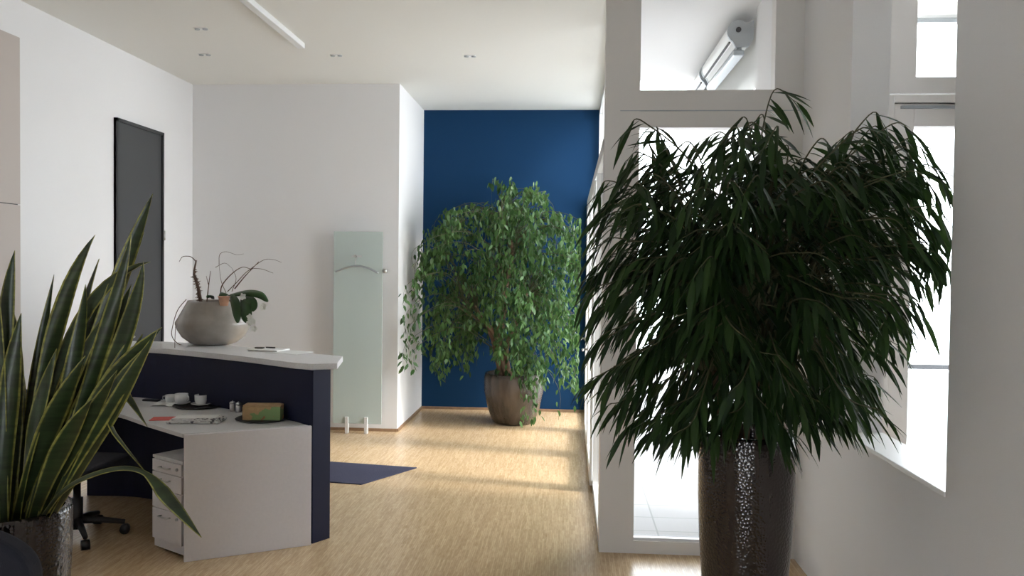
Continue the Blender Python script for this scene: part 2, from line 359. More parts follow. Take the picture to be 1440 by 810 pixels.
# two door sashes with lever handles standing slightly proud
for y, s in ((6.30, 1), (7.5, 1)):
    d = MB(); yy = 7.40 if y < 7 else 8.55
    d.box(XG - .022, XG, y, y + .09, .03, 2.38).box(XG - .022, XG, yy - .09, yy, .03, 2.38).box(XG - .022, XG, y + .09, yy - .09, .03, .14).box(XG - .022, XG, y + .09, yy - .09, 2.29, 2.38)
    sash = d.build('sash', M['wframe'], w3, bev=.004)
    hy = yy - .05
    h = MB(); h.lathe([(0, 0), (.02, 0), (.02, .008), (0, .008)], (0, 0, 0), 16)
    h.v = [V((XG - .022 - p.z, hy + p.x, .98 + p.y)) for p in h.v]
    h.tube([(XG - .022, hy, .98), (XG - .065, hy, .98), (XG - .07, hy - .02, .98), (XG - .07, hy - .12, .98)], .009, 10)
    h.build('door_handle', M['chrome'], sash, smooth=True)

# door_1 anthracite door and door_2 taupe door in the left wall
dy0, dy1, dz = at(160, 300, X=XL).y, at(226, 300, X=XL).y, at(200, 183, X=XL).z
d1 = S(MB().box(XL, XL + .02, dy0, dy1, 0, dz), 'door_1', M['dark'])
MB().box(XL, XL + .035, dy0, dy0 + .03, 0, dz + .03).box(XL, XL + .035, dy1 - .03, dy1, 0, dz + .03).box(XL, XL + .035, dy0, dy1, dz, dz + .03).build('door_frame', M['darkf'], d1)
MB().tube([(XL + .045, dy1 - .02, 1.93), (XL + .045, dy1 - .02, 2.02)], .012, 10).build('hinge', M['chrome'], d1, smooth=True)
MB().tube([(XL + .045, dy1 - .02, .25), (XL + .045, dy1 - .02, .34)], .012, 10).build('hinge', M['chrome'], d1, smooth=True)
MB().tube([(XL + .01, dy0 + .09, 1.05), (XL + .07, dy0 + .09, 1.05), (XL + .07, dy0 + .21, 1.05)], .01, 10).build('door_handle', M['chrome'], d1, smooth=True)
q2 = at(28, 53, X=XL + .03); zz = at(4, 284.5, X=XL + .03).z
d2 = S(MB().box(XL, XL + .03, 4.1, q2.y, 0, zz - .006).box(XL, XL + .03, 4.1, q2.y, zz, q2.z), 'door_2', M['taupe'], bev=.002)
MB().box(XL, XL + .024, 4.11, q2.y - .02, zz - .01, zz + .004).build('seam', M['darkf'], d2)

# outside: terrace, overhang, far facade frame
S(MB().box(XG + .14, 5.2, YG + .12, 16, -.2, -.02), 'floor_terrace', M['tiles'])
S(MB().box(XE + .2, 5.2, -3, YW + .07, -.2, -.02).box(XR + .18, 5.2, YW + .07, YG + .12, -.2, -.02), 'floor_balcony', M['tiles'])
S(MB().box(XG + .2, 1.45, YG + .12, 8.0, 3.52, 3.7), 'ceiling_overhang', M['wall'])
S(MB().box(1.27, 1.5, YG + .12, 5.80, -.02, 3.52), 'wall_terrace', M['wall'])
fr = MB(); fr.box(1.30, 1.42, 5.80, 10.5, 3.0, 3.52); fr.box(1.30, 1.42, 7.5, 7.6, -.02, 2.98); fr.box(1.30, 1.42, 10.4, 10.5, -.02, 2.98)
S(fr, 'window_4', M['wframe'])

# ------------------------------------------------------------------ reception counter and desk
def offset(path, d):
    out = []
    for i, p in enumerate(path):
        a = V(path[max(i - 1, 0)]); b = V(path[min(i + 1, len(path) - 1)]); t = (b - a).normalized()
        out.append((p[0] + t.y * d, p[1] - t.x * d))
    return out
inner = [tuple(p[:2]) for p in spline([(-1.545, 4.87, 0), (-2.3, 5.35, 0), (-3.05, 5.70, 0), (-3.5, 5.72, 0)], 6)]
outer = offset(inner, .135)
back = offset(inner, .40)
cnt = thing('reception_counter', (-2.5, 5.6, 0), 'curved navy reception counter with a pale grey raised top, behind the desk', 'counter')
MB().prism(inner + outer[::-1], 0, 1.062).build('front_panel', M['navy'], cnt)
sl_in = offset(inner, -.015); sl_in[0] = (-1.565, 4.895)
MB().prism(sl_in + back[::-1][:-3] + [(-1.50, 5.36), (-1.425, 4.97)], 1.062, 1.10).build('countertop', M['top'], cnt, bev=.003)

DZ = .732
dk = thing('reception_desk', (-2.5, 5.0, 0), 'light grey desk with a solid side panel, set inside the navy counter', 'desk')
inn2 = offset(inner, -.004)
MB().prism([(-2.195, 4.515), (-1.565, 4.845)] + inn2[1:-1] + [(-3.72, 5.72), (-3.72, 5.05), (-3.45, 5.12), (-3.08, 5.20), (-2.82, 5.02), (-2.55, 4.79)], DZ - .025, DZ).build('worktop', M['top'], dk, bev=.003)
a = V((-2.17, 4.485)); b = V((-1.545, 4.842)); u = (b - a).normalized(); c = (a + b) / 2; n2 = V((-u.y, u.x))
MB().obox((c.x + n2.x * .0125, c.y + n2.y * .0125, 0), u, ((b - a).length, .025, DZ - .003)).build('side_panel', M['desk'], dk, bev=.002)
MB().box(-3.72, -3.69, 5.10, 5.68, 0, DZ - .025).build('side_panel', M['desk'], dk)

# mobile pedestal: front edge runs (-2.46,4.66) -> (-2.2,4.5)
pa = V((-2.462, 4.675)); pb = V((-2.205, 4.52)); pu = (pb - pa).normalized(); pn = V((-pu.y, pu.x)); W = (pb - pa).length
ped = thing('drawer_pedestal', ((pa.x + pb.x) / 2, (pa.y + pb.y) / 2, 0), 'light grey drawer pedestal standing under the desk beside the side panel', 'pedestal')
pc = (pa + pb) / 2 + pn * .28
MB().obox((pc.x, pc.y, .02), pu, (W, .52, .53)).build('body', M['desk'], ped, bev=.002)
MB().obox((pc.x, pc.y, .55), pu, (W + .006, .54, .018)).build('top', M['top'], ped, bev=.002)
for px_, py_ in ((.08, .06), (W - .08, .06), (.08, .46), (W - .08, .46)):
    q = pa + pu * px_ + pn * py_
    MB().lathe([(.018, 0), (.018, .022)], (q.x, q.y, 0), 12).build('castor', M['black'], ped)
fc = (pa + pb) / 2 + pn * .012
for z0, z1, hd, lk in ((.478, .545, 1, 1), (.375, .472, 1, 0), (.262, .369, 0, 0), (.075, .256, 1, 1)):
    dr = MB().obox((fc.x, fc.y, z0), pu, (W - .006, .016, z1 - z0)).build('drawer', M['desk'], ped, bev=.002)
    if hd:
        z = z1 - .035; k0 = (pa + pu * (W * .33)); k1 = pa + pu * (W * .62)
        pts = [k0 + pn * .004, k0 - pn * .018, k1 - pn * .018, k1 + pn * .004]
        MB().tube([(p.x, p.y, z) for p in pts], .005, 8).build('drawer_handle', M['chrome'], dr, smooth=True)
    if lk:
        q = pa + pu * (W * .86); MB().tube([(q.x + pn.x * .004, q.y + pn.y * .004, z1 - .03), (q.x - pn.x * .006, q.y - pn.y * .006, z1 - .03)], .009, 12).build('lock', M['alu'], dr)

# office chair pushed under the desk
oc = thing('office_chair', (-3.02, 4.83, 0), 'black swivel office chair in the dark under the desk, behind the striped plant', 'chair')
cx, cy = -3.02, 4.83
MB().lathe([(.035, .06), (.035, .25), (.022, .25), (.022, .42)], (cx, cy, 0), 16).build('gas_lift', M['black'], oc, smooth=True)
for k in range(5):
    a_ = 2 * pi * k / 5 - .85; e = V((cx + .27 * cos(a_), cy + .27 * sin(a_), .075))
    lg = MB().tube([(cx, cy, .11), (cx + .14 * cos(a_), cy + .14 * sin(a_), .10), e], [.026, .02, .015], 8).build('leg', M['black'], oc, smooth=True)
    MB().tube([e + V((-.022 * sin(a_), .022 * cos(a_), -.045)), e + V((.022 * sin(a_), -.022 * cos(a_), -.045))], .03, 14).build('castor', M['black'], lg, smooth=True)
MB().obox((cx, cy, .42), (1, 0), (.46, .44, .07)).build('seat', M['blackf'], oc, bev=.03, seg=3)
MB().obox((cx, cy - .22, .55), (1, 0), (.42, .06, .40)).build('backrest', M['blackf'], oc, bev=.03, seg=3)
MB().tube([(cx, cy - .1, .42), (cx, cy - .27, .43), (cx, cy - .27, .7)], .018, 8).build('back_support', M['black'], oc, smooth=True)

# visitor chair at the lower left, back towards the striped plant's pot
vx = -1.85; vy = 2.02; wv = .80
vc = thing('upholstered_chair', (vx, vy, 0), 'dark rounded chair back in the lower left corner, in front of the glazed pot', 'chair')
prof = []
for k in range(33):
    t = pi * k / 32; prof.append((vx - cos(t) * .43, .82 + .185 * (max(0, sin(t)) ** .62)))
prof = prof + [(vx + .42, .46), (vx - .42, .46)]
m_ = MB(); n_ = len(prof)
m_.add([(x, vy + .11, z) for x, z in prof] + [(x, vy + .04, z) for x, z in prof], [tuple(range(n_)), tuple(range(n_, 2 * n_))[::-1]] + [(i, (i + 1) % n_, n_ + (i + 1) % n_, n_ + i)[::-1] for i in range(n_)])
m_.build('backrest', M['blackf'], vc, bev=.018, seg=3)
MB().obox((vx, vy - .22, .40), (1, 0), (.80, .5, .10)).build('seat', M['blackf'], vc, bev=.03, seg=3)
for sx in (-.36, .36):
    for sy in (-.42, .05): MB().tube([(vx + sx, vy + sy, .41), (vx + sx * 1.05, vy + sy * 1.05, 0)], [.016, .012], 10).build('leg', M['chrome'], vc, smooth=True)

# ------------------------------------------------------------------ small things on the desk and the counter
D = lambda px, py, dz=0: at(px, py, Z=DZ + dz)
def disc(r, h, rim=.006): return [(0, 0), (r * .7, 0), (r, h), (r - rim * .5, h + .001), (r * .68, rim * .7), (0, rim * .7)]
c = D(281, 571); tr = MB().lathe([(0, 0), (.155, 0), (.175, .010), (.172, .012), (.152, .004), (0, .004)], c, 40).build('serving_tray', M['slate'], None, smooth=True, loc=c)
tag(tr, 'round black serving tray under the white cups and saucers on the desk', 'tray'); trz = .0045
def cup(px, py, label, r=.04, h=.06, hang=0.0, z=0):
    p = D(px, py, z); o = thing('coffee_cup', p, label, 'cup', 'coffee cups on the desk')
    MB().lathe([(0, 0), (r * .75, 0), (r * .88, .008), (r * .98, h * .4), (r, h), (r - .003, h), (r * .93, h * .4), (r * .7, .010), (0, .010)], p, 28).build('body', M['porc'], o, smooth=True)
    d = V((cos(hang), sin(hang), 0)); z_ = V((0, 0, 1))
    MB().tube([p + d * (r * .93) + z_ * h * .85, p + d * (r + .018) + z_ * h * .8, p + d * (r + .02) + z_ * h * .45, p + d * (r * .86) + z_ * h * .3], .0035, 8).build('handle', M['porc'], o, smooth=True)
    return o
def saucer(px, py, label, r=.07, z=0):
    p = D(px, py, z); o = MB().lathe([(0, 0), (r * .5, 0), (r, .012), (r - .002, .015), (r * .5, .004), (0, .004)], p, 32).build('saucer', M['porc'], None, smooth=True, loc=p)
    return tag(o, label, 'saucer', 'saucers on the desk')
cup(240, 566.5, 'smaller white cup at the left end of the tray, partly behind the napkin', .037, .056, pi, .003)
saucer(255, 568, 'white saucer under the larger left cup on the tray', .06, trz); cup(255, 567.5, 'larger white cup on the left saucer on the tray', .045, .068, -.3, trz + .006)
saucer(284, 569.5, 'white saucer at the right side of the tray, under the single cup', .072, trz); cup(283, 567.5, 'single white coffee cup at the right side of the tray', .044, .062, 0, trz + .006)
# napkin
random.seed(3); p = D(231, 570); vs = []; fs = []
for j in range(6):
    for i in range(7): vs.append(p + V((-.075 + .025 * i, -.05 + .02 * j, .004 + .016 * random.random() * (1 if 0 < i < 6 else .4))))
for j in range(5):
    for i in range(6): k = j * 7 + i; fs.append((k, k + 1, k + 8, k + 7))
o = MB().add(vs, fs).build('napkin', M['paper'], None, loc=p); sm = o.modifiers.new('solid', 'SOLIDIFY'); sm.thickness = .002
tag(o, 'crumpled white paper napkin lying left of the cups', 'napkin')
p = D(213, 564); o = MB().obox(p, (1, -.1), (.12, .045, .014)).build('phone_handset', M['black'], None, bev=.005, loc=p); tag(o, 'small flat black handset lying at the left end behind the napkin', 'phone')
p = D(308, 567.5); o = MB().tube([p + V((-.05, .02, .006)), p + V((.06, -.005, .006))], .005, 8).build('pen', M['chrome'], None, smooth=True, loc=p); tag(o, 'silver pen lying on the desk right of the tray', 'pen')
for px_, py_, l in ((327, 578, 'left of the two small steel condiment pots on the desk'), (335.5, 579.5, 'right of the two small steel condiment pots, next to the tea carton')):
    p = D(px_, py_); o = thing('condiment_pot', p, l, 'pot', 'steel condiment pots')
    MB().lathe([(0, 0), (.017, 0), (.0185, .01), (.0185, .048), (0, .048)], p, 20).build('body', M['chrome'], o, smooth=True)
    MB().lathe([(.0195, .048), (.0195, .056), (.015, .062), (.004, .064), (.004, .069), (0, .07)], p, 20).build('lid', M['chrome'], o, smooth=True)
p = D(371, 589); o = MB().lathe([(0, 0), (.15, 0), (.172, .008), (.17, .010), (.148, .004), (0, .004)], p, 40).build('plate', M['slate'], None, smooth=True, loc=p); tag(o, 'flat dark round plate under the tea carton', 'plate')
p = D(371, 589, .0045); o = thing('tea_carton', p, 'low tan and green printed tea carton on the dark plate', 'box')
MB().obox(p, (1, .08), (.235, .11, .084)).build('body', M['teabox'], o, bev=.003)
MB().obox(p + V((0, .004, .084)), (1, .08), (.237, .104, .009)).build('lid', M['tealid'], o, bev=.003)
MB().obox(p + V((-.085, -.0545, .004)), (1, .08), (.06, .003, .078)).build('end_flap', M['tealid'], o)
p = D(233, 589); o = MB().obox(p, (1, .25), (.17, .12, .003)).build('folder', M['red'], None, loc=p); tag(o, 'red card folder sticking out under the newspapers', 'folder')
random.seed(8); p = D(277, 592, .0032)
for k, (dx, dy, ro, m__, l) in enumerate(((0, 0, .12, 'news', 'bottom newspaper of the small pile on the desk'), (.008, .006, .02, 'news', 'middle newspaper of the small pile on the desk'), (-.004, .012, .16, 'paper', 'white sheet on top of the newspaper pile on the desk'))):
    q = p + V((dx, dy, 0.0122 * k)); o = MB().obox(q, (1, ro), (.31 - .03 * k, .17 - .03 * k, .012 if k < 2 else .003)).build('newspaper' if k < 2 else 'paper_sheet', M[m__], None, bev=.002, loc=q)
    tag(o, l, 'newspaper' if k < 2 else 'paper', 'newspapers on the desk' if k < 2 else None)
Cn = lambda px, py, dz=0: at(px, py, Z=1.1005 + dz)
p = Cn(408, 495.5); o = MB().obox(p, (1, -.35), (.26, .20, .002)).build('paper_sheet', M['paper'], None, loc=p); tag(o, 'thin white sheet at the right end of the counter top', 'paper')
p = Cn(378, 492.5, .0022); o = MB().obox(p, (1, -.25), (.24, .16, .010)).build('notepad', M['paper'], None, bev=.002, loc=p); tag(o, 'white writing pad lying on the counter top right of the bowl', 'notepad')
p = Cn(365, 490, .0125); o = MB().obox(p, (1, -.1), (.065, .03, .010)).build('spectacle_case', M['black'], None, bev=.004, loc=p); tag(o, 'small dark case lying on the writing pad', 'case')
p = Cn(381, 489.5, .0125); o = MB().tube([p + V((-.035, 0, .005)), p + V((.035, -.012, .005))], .005, 8).build('pen', M['black'], None, smooth=True, loc=p); tag(o, 'short dark pen lying on the writing pad', 'pen')

# bowl with orchid
bp = at(302, 484, Z=1.1005); bx, by = bp.x, bp.y; s_ = by / 1150
po = thing('potted_orchid', bp, 'wilted orchid with dry stems in a wide beige bowl on the counter', 'potted plant')
MB().lathe([(0, 0), (.125, 0), (.17, .015), (.225, .06), (.258, .115), (.271, .155), (.270, .17), (.255, .195), (.228, .245), (.19, .315), (.183, .330), (.176, .326), (.21, .26), (.245, .2), (.25, .17), (.22, .10), (.12, .03), (0, .025)], bp + V((-.01, 0, 0)), 56).build('bowl', M['bowl'], po, smooth=True)
MB().lathe([(0, .30), (.12, .30), (.182, .285), (.12, .26), (0, .26)], bp + V((-.01, 0, 0)), 32).build('potting_soil', M['soil'], po, smooth=True)
def O(px, py, dy=0): return at(px, py, Y=by + dy)
def twig(pts, r, name='dry_stem', m_='twig', rough=0):
    q = spline(pts, 6); mb = MB().tube(q, [r * (1 - .6 * i / (len(q) - 1)) for i in range(len(q))], 6)
    if rough:
        for _ in range(rough):
            b_ = random.choice(q[: int(len(q) * .8)]); d = V((random.gauss(0, 1), random.gauss(0, 1), random.gauss(0, 1))).normalized()
            mb.tube([b_, b_ + d * random.uniform(.014, .034)], [.005, .0012], 4)
    return mb.build(name, M[m_], po, smooth=True)
random.seed(5)
twig([O(282, 424), O(278, 402), O(273, 385), O(276, 366)], .014, rough=150)
twig([O(276, 368), O(268, 361), O(257, 361), O(252, 368)], .004)
twig([O(291, 424), O(293, 405), O(296, 381)], .005); twig([O(293, 400), O(290, 388)], .003)
twig([O(310, 418), O(312, 402), O(325, 386), O(340, 376), O(352, 378)], .005)
twig([O(330, 406, .02), O(345, 388, .02), O(364, 368, .02)], .005)
twig([O(320, 410), O(332, 398), O(350, 380), O(366, 378), O(384, 384)], .0035)
twig([O(308, 372, .03), O(309, 358, .03), O(318, 354, .03), O(332, 358, .03), O(343, 357, .03)], .0022)
twig([O(318, 412, .03), O(311, 395, .03), O(308, 372, .03)], .0025)
twig([O(303, 376, -.02), O(316, 370, -.02), O(326, 377, -.02)], .0022); twig([O(326, 410, -.02), O(332, 392, -.02), O(326, 377, -.02)], .0025)
twig([O(350, 380, .03), O(370, 366, .03), O(384, 365, .03), O(396, 369, .03)], .0025)
MB().tube(spline([O(262, 421, -.03), O(250, 436, -.12), O(243, 458, -.17), O(242, 473, -.14), O(252, 484, -.1), O(268, 486, -.1)], 6), .0028, 6).build('aerial_root', M['twig'], po, smooth=True)
q_ = inner[14]
MB().tube(spline([O(247, 455, -.2), at(246, 490, Y=by - .32), at(250, 505, Y=by - .32), at(250, 520, Y=by - .33), at(240, 532, Y=by - .33)], 6), .0022, 6).build('aerial_root', M['twig'], po, smooth=True)
def oleaf(pts, wpx, nrm):
    q = spline(pts, 5); n = len(q); mb = MB(); t0 = (q[-1] - q[0]).normalized(); sd = t0.cross(V(nrm)).normalized()
    w_ = [wpx * s_ / 2 * max(.08, math.sin(pi * min(1, (i / (n - 1)) * .93 + .05)) ** .6) for i in range(n)]
    mb.blade(q, [sd] * n, w_, .15); o = mb.build('leaf', M['orch'], po, smooth=True); sm = o.modifiers.new('s', 'SOLIDIFY'); sm.thickness = .004
oleaf([O(322, 415, -.08), O(345, 411, -.16), O(365, 414, -.2), O(377, 424, -.2)], 13, (.1, -.7, .7))
oleaf([O(325, 414, -.1), O(330, 425, -.2), O(333, 440, -.25), O(334, 454, -.26)], 14, (0, -1, .1))
oleaf([O(340, 418, -.12), O(352, 422, -.2), O(356, 430, -.23), O(355, 438, -.24)], 13, (0, -1, .3))
oleaf([O(340, 420, -.14), O(345, 432, -.24), O(346, 446, -.27), O(346, 454, -.27)], 16, (0, -1, .1))
oleaf([O(324, 416, -.04), O(316, 412, -.1), O(309, 418, -.15)], 12, (0, -.8, .6))
oleaf([O(300, 420, 0), O(296, 415, -.1), O(290, 418, -.12)], 8, (0, -.7, .7))
MB().lathe([(.028, 0), (.04, .062), (.045, .064), (.043, .07), (.03, .05), (0, .05)], O(315, 430, -.17) + V((0, 0, 0)), 18).build('clay_pot', M['terra'], po, smooth=True)
random.seed(2)
for px_, py_, dd in ((342, 417, -.25), (370, 432, -.22), (352, 446, -.29), (356, 452, -.29), (358, 462, -.28), (352, 453, -.3), (371, 430, -.2)):
    mb = MB(); c0 = O(px_, py_, dd); a0 = random.random() * 6
    for k in range(5):
        a_ = a0 + 2 * pi * k / 5; d = V((cos(a_), -.35, sin(a_))).normalized(); L = .028
        q = [c0, c0 + d * L * .5 + V((0, -.004, 0)), c0 + d * L]; mb.blade(q, [d.cross(V((0, -1, 0)))] * 3, [.004, .012, .004], .2)
    mb.build('flower', M['petal'], po, smooth=True)

# ------------------------------------------------------------------ glass coat stand, hanger, mat
gy = YB - .14
def Gp(px, py, d=0): return at(px, py, Y=gy + d)
g0, g1 = Gp(468, 600), Gp(538.5, 326)
cs = thing('glass_coat_stand', ((g0.x + g1.x) / 2, gy, 0), 'pale green frosted glass coat panel on two short steel feet by the back wall', 'coat stand')
gl = MB().box(g0.x, g1.x, gy - .005, gy + .005, .10, g1.z); gl.build('glass_panel', M['frost'], cs, bev=.002)
for px_ in (488, 515):
    x_ = Gp(px_, 600).x; MB().box(x_ - .016, x_ + .016, gy - .028, gy + .028, 0, .17).build('foot', M['lite'], cs, bev=.003)
hk = Gp(502, 361); MB().box(hk.x - .05, hk.x + .05, gy - .012, gy - .006, hk.z - .004, hk.z + .012).tube([(hk.x, gy - .01, hk.z), (hk.x, gy - .075, hk.z - .005), (hk.x, gy - .085, hk.z + .02)], .006, 8).build('coat_hook', M['chrome'], cs, smooth=False)
kb = Gp(541.5, 381); MB().tube([(kb.x, gy - .03, kb.z), (kb.x, gy + .03, kb.z)], .022, 20).tube([(kb.x - .02, gy, kb.z), (g1.x - .002, gy, kb.z)], .007, 8).build('side_knob', M['chrome'], cs, smooth=True)
hh = thing('coat_hanger', (hk.x, gy - .06, hk.z), 'curved steel coat hanger hanging on the frosted glass panel', 'hanger')
hg = gy - .06
q = [V((at(px_, py_, Y=hg))) for px_, py_ in ((472, 382), (485, 377), (501, 374), (517, 377), (532, 384))]
MB().tube(spline(q, 6), .011, 10).build('shoulder_bar', M['alu'], hh, smooth=True)
t_ = spline([(hk.x, hg, hk.z - .085), (hk.x, hg, hk.z - .03), (hk.x + .022, hg, hk.z - .005), (hk.x + .01, hg, hk.z + .018), (hk.x - .014, hg, hk.z + .008)], 5)
MB().tube(t_, .004, 8).build('hook', M['chrome'], hh, smooth=True)

A, B = at(586, 658.5, Z=0), at(508, 682, Z=0); C_ = at(440, 677, Z=0); D_ = at(440, 648.5, Z=0)
mt = MB().prism([(A.x, A.y), (D_.x, D_.y), (C_.x, C_.y), (B.x, B.y)], .0, .008).build('floor_mat', M['mat'], None, loc=((A.x + B.x) / 2, A.y, 0)); tag(mt, 'dark blue floor mat lying on the parquet beside the counter', 'mat')

# ------------------------------------------------------------------ ceiling fittings
for px_, py_, l in ((283, 40, 'small twin ceiling spot nearest the viewer at the left'), (288, 76.5, 'small twin ceiling spot farther back, closest to the left wall corner'),
                    (473, 77.5, 'small twin ceiling spot in the middle of the ceiling before the back wall'), (661, 78.5, 'small twin ceiling spot over the corridor before the blue wall')):
    p = at(px_, py_, Z=H); o = thing('ceiling_spot', p, l, 'spotlight', 'ceiling spots')
    MB().obox(p + V((0, 0, -.004)), (1, 0), (.10, .06, .004)).build('plate', M['white'], o)
    for sx in (-.032, .032):
        MB().lathe([(.010, -.012), (.018, -.012), (.022, -.004), (.010, -.004)], p + V((sx, 0, 0)), 16).build('lamp', M['alu'], o, smooth=True)
e0 = at(424, 61, Z=H); e1 = V((e0.x, 3.0, H))
ls = MB().box(e0.x - .03, e0.x + .03, 3.0, e0.y, H - .045, H).build('ceiling_light_strip', M['white'], None, bev=.004, loc=(e0.x, e0.y, H)); tag(ls, 'long thin white light strip running along the ceiling', 'ceiling light')

# ------------------------------------------------------------------ awnings and railing outside
ax, az = 1.16, 3.375
def awning(y0, y1, l):
    o = thing('awning_cassette', (ax, y0, az), l, 'awning', 'awning cassettes under the terrace lintel')
    pr = [(ax + .072 * cos(a_), az + .077 * sin(a_)) for a_ in [pi * .25 + pi * 1.1 * k / 14 for k in range(15)]] + [(ax - .015, az - .105), (ax + .07, az - .10), (ax + .10, az - .05), (ax + .10, az + .07)]
    def ex(pr, a, b):
        m = MB(); n = len(pr)
        return m.add([(x, a, z) for x, z in pr] + [(x, b, z) for x, z in pr], [tuple(range(n)), tuple(range(n, 2 * n))[::-1]] + [(i, (i + 1) % n, n + (i + 1) % n, n + i)[::-1] for i in range(n)])
    ex(pr, y0 + .02, y1 - .02).build('cassette', M['wframe'], o, smooth=False)
    cap = [(ax + (x - ax) * 1.06, az + (z - az) * 1.06) for x, z in pr]
    c1 = ex(cap, y0, y0 + .02).build('end_cap', M['alu'], o); MB().tube([(ax, y0 - .012, az + .01), (ax, y0, az + .01)], .018, 14).build('bolt', M['black'], c1)
    ex(cap, y1 - .02, y1).build('end_cap', M['alu'], o)
    MB().box(ax - .062, ax - .05, y0 + .02, y1 - .02, az - .078, az - .066).build('slot', M['black'], o)
    MB().box(ax - .03, ax + .045, y0 + .01, y1 - .01, az - .165, az - .125).build('drop_bar', M['alu'], o, bev=.008)
    [MB().box(ax, ax + .03, q, q + .03, az - .13, az - .10).build('bracket', M['alu'], o) for q in (y0 + .03, y1 - .06)]
awning(5.86, 7.0, 'nearer awning cassette above the terrace, seen through the upper glass')
awning(7.1, 8.6, 'farther awning cassette above the terrace, behind the nearer one')
ZA = at(1300, 16, Y=4.62).z
o3 = thing('awning_cassette', (1.9, 4.62, ZA), 'awning cassette above the side window, seen through its upper pane', 'awning')
MB().box(1.66, 3.2, 4.58, 4.70, ZA - .05, ZA + .06).build('cassette', M['wframe'], o3, bev=.02); MB().box(1.66, 3.2, 4.57, 4.61, ZA - .075, ZA - .055).build('drop_bar', M['alu'], o3)
for q in (1.66, 2.5, 3.17): MB().box(q, q + .03, YW + .07, 4.6, ZA + .0, ZA + .04).build('bracket', M['alu'], o3)
RY = 7.0; RZ_ = at(1295, 516, Y=RY).z
rl = thing('terrace_railing', (3.4, RY, 0), 'low terrace railing with pale panels outside the right-hand window', 'railing')
MB().box(1.6, 5.1, RY, RY + .04, RZ_ - .02, RZ_ + .02).build('handrail', M['darkf'], rl)
MB().box(1.62, 5.08, RY + .012, RY + .022, .04, RZ_ - .05).build('infill_panel', M['frost'], rl)
for k in range(4): MB().box(1.6 + 1.15 * k, 1.64 + 1.15 * k, RY, RY + .04, -.02, RZ_ - .02).build('post', M['alu'], rl)

# ------------------------------------------------------------------ plants
def inside(p, poly):
    x, y = p; r = False; j = len(poly) - 1
    for i in range(len(poly)):
        xi, yi = poly[i]; xj, yj = poly[j]
        if (yi > y) != (yj > y) and x < (xj - xi) * (y - yi) / (yj - yi) + xi: r = not r
        j = i
    return r

# tall narrow-leaved fig in the tall dark vase
AY = 3.35; pc = at(1050, 606, Y=AY); RZ = pc.z; ax_, r0 = pc.x, 63 * AY / 1150
al = thing('potted_fig_tree', (ax_, AY, 0), 'large narrow-leaved fig in a tall dark glazed vase, before the glazed partition', 'potted plant')
MB().lathe([(0, 0), (.115, 0), (.135, .02), (.155, .25), (r0 * .99, .62), (r0 * 1.03, .80), (r0 * 1.03, RZ - .05), (r0 * 1.0, RZ - .012), (r0 * .98, RZ), (r0 * .90, RZ), (r0 * .88, RZ - .02), (r0 * .9, RZ - .12), (0, RZ - .12)], (ax_, AY, 0), 64).build('vase', M['potd'], al, smooth=True)
MB().lathe([(0, RZ - .04), (.08, RZ - .045), (r0 * .895, RZ - .06), (r0 * .7, RZ - .11), (0, RZ - .11)], (ax_, AY, 0), 32).build('potting_soil', M['soil'], al, smooth=True)
def clampA(p, m=.03):
    x, y, z = p
    if y > YG - m: y = YG - m
    lim = XR - m if (y < 3.03 or y > 4.05 or z < .95) else XR + .18 - m
    return V((min(x, lim), y, z))
random.seed(11)
poly = [(860, 400), (868, 320), (872, 262), (900, 200), (945, 205), (985, 225), (1025, 190), (1068, 150), (1100, 175), (1120, 240), (1165, 212), (1205, 178), (1250, 190), (1290, 245), (1300, 330), (1285, 400), (1255, 440), (1240, 500), (1215, 545), (1180, 575), (1100, 585), (1000, 588), (930, 585), (880, 560), (850, 500)]
hubs = []
for (hx, hy) in ((1005, 520), (1040, 505), (1075, 515), (1100, 530), (1055, 540)):
    hubs.append(at(hx, hy, Y=AY + random.uniform(-.1, .1)))
trunk = MB()
for i, h_ in enumerate(hubs):
    b0 = V((ax_ + (i - 2) * .035, AY + random.uniform(-.05, .05), RZ - .06)); trunk.tube(spline([b0, b0.lerp(h_, .5) + V((random.uniform(-.02, .02), 0, 0)), h_], 5), [.016 - .0006 * k for k in range(11)], 8)
trunk.build('trunk', M['bark'], al, smooth=True)
# explicit outline shoots: (tip px, py, direction the arc falls to: -1 left, 1 right)
shoots = [(906, 172, -1), (925, 182, 1), (1085, 133, 1), (1052, 172, -1), (1022, 192, -1), (975, 205, -1), (1150, 198, 1), (1222, 162, 1), (1245, 180, 1), (1268, 200, 1), (1200, 190, -1), (1290, 235, 1), (1300, 290, 1), (1298, 350, 1),
          (862, 255, -1), (868, 318, -1), (860, 420, -1), (850, 400, -1), (862, 470, -1), (858, 520, -1), (880, 560, -1), (905, 580, -1), (940, 585, -1), (980, 590, -1), (1145, 565, 1), (1170, 560, 1), (1190, 520, 1), (1225, 470, 1), (1245, 420, 1), (1268, 380, 1), (1280, 320, 1), (1105, 240, -1), (1125, 225, 1), (870, 360, -1)]
T = [(at(x, y, Y=AY + random.uniform(-.12, .12)), s, 1) for x, y, s in shoots]
for x, y in ((960, 570), (990, 575), (1020, 585), (1045, 570), (1070, 580), (1095, 588), (1120, 570), (1010, 550), (1060, 550), (1100, 555), (1140, 560)):
    T.append((at(x, y, Y=AY - random.uniform(.15, .3)), 1 if x > 1050 else -1, 0))
while len(T) < 330:
    x, y = random.uniform(840, 1310), random.uniform(150, 600)
    if not inside((x, y), poly): continue
    dx = abs((x - 1060) / 240); dmax = .58 * math.sqrt(max(.05, 1 - dx * dx))
    T.append((at(x, y, Y=AY + random.uniform(-dmax * .9, dmax)), 1 if random.random() < (x - 860) / 400 else -1, 0))
leaves = MB(); branches = MB(); nleaf = 0
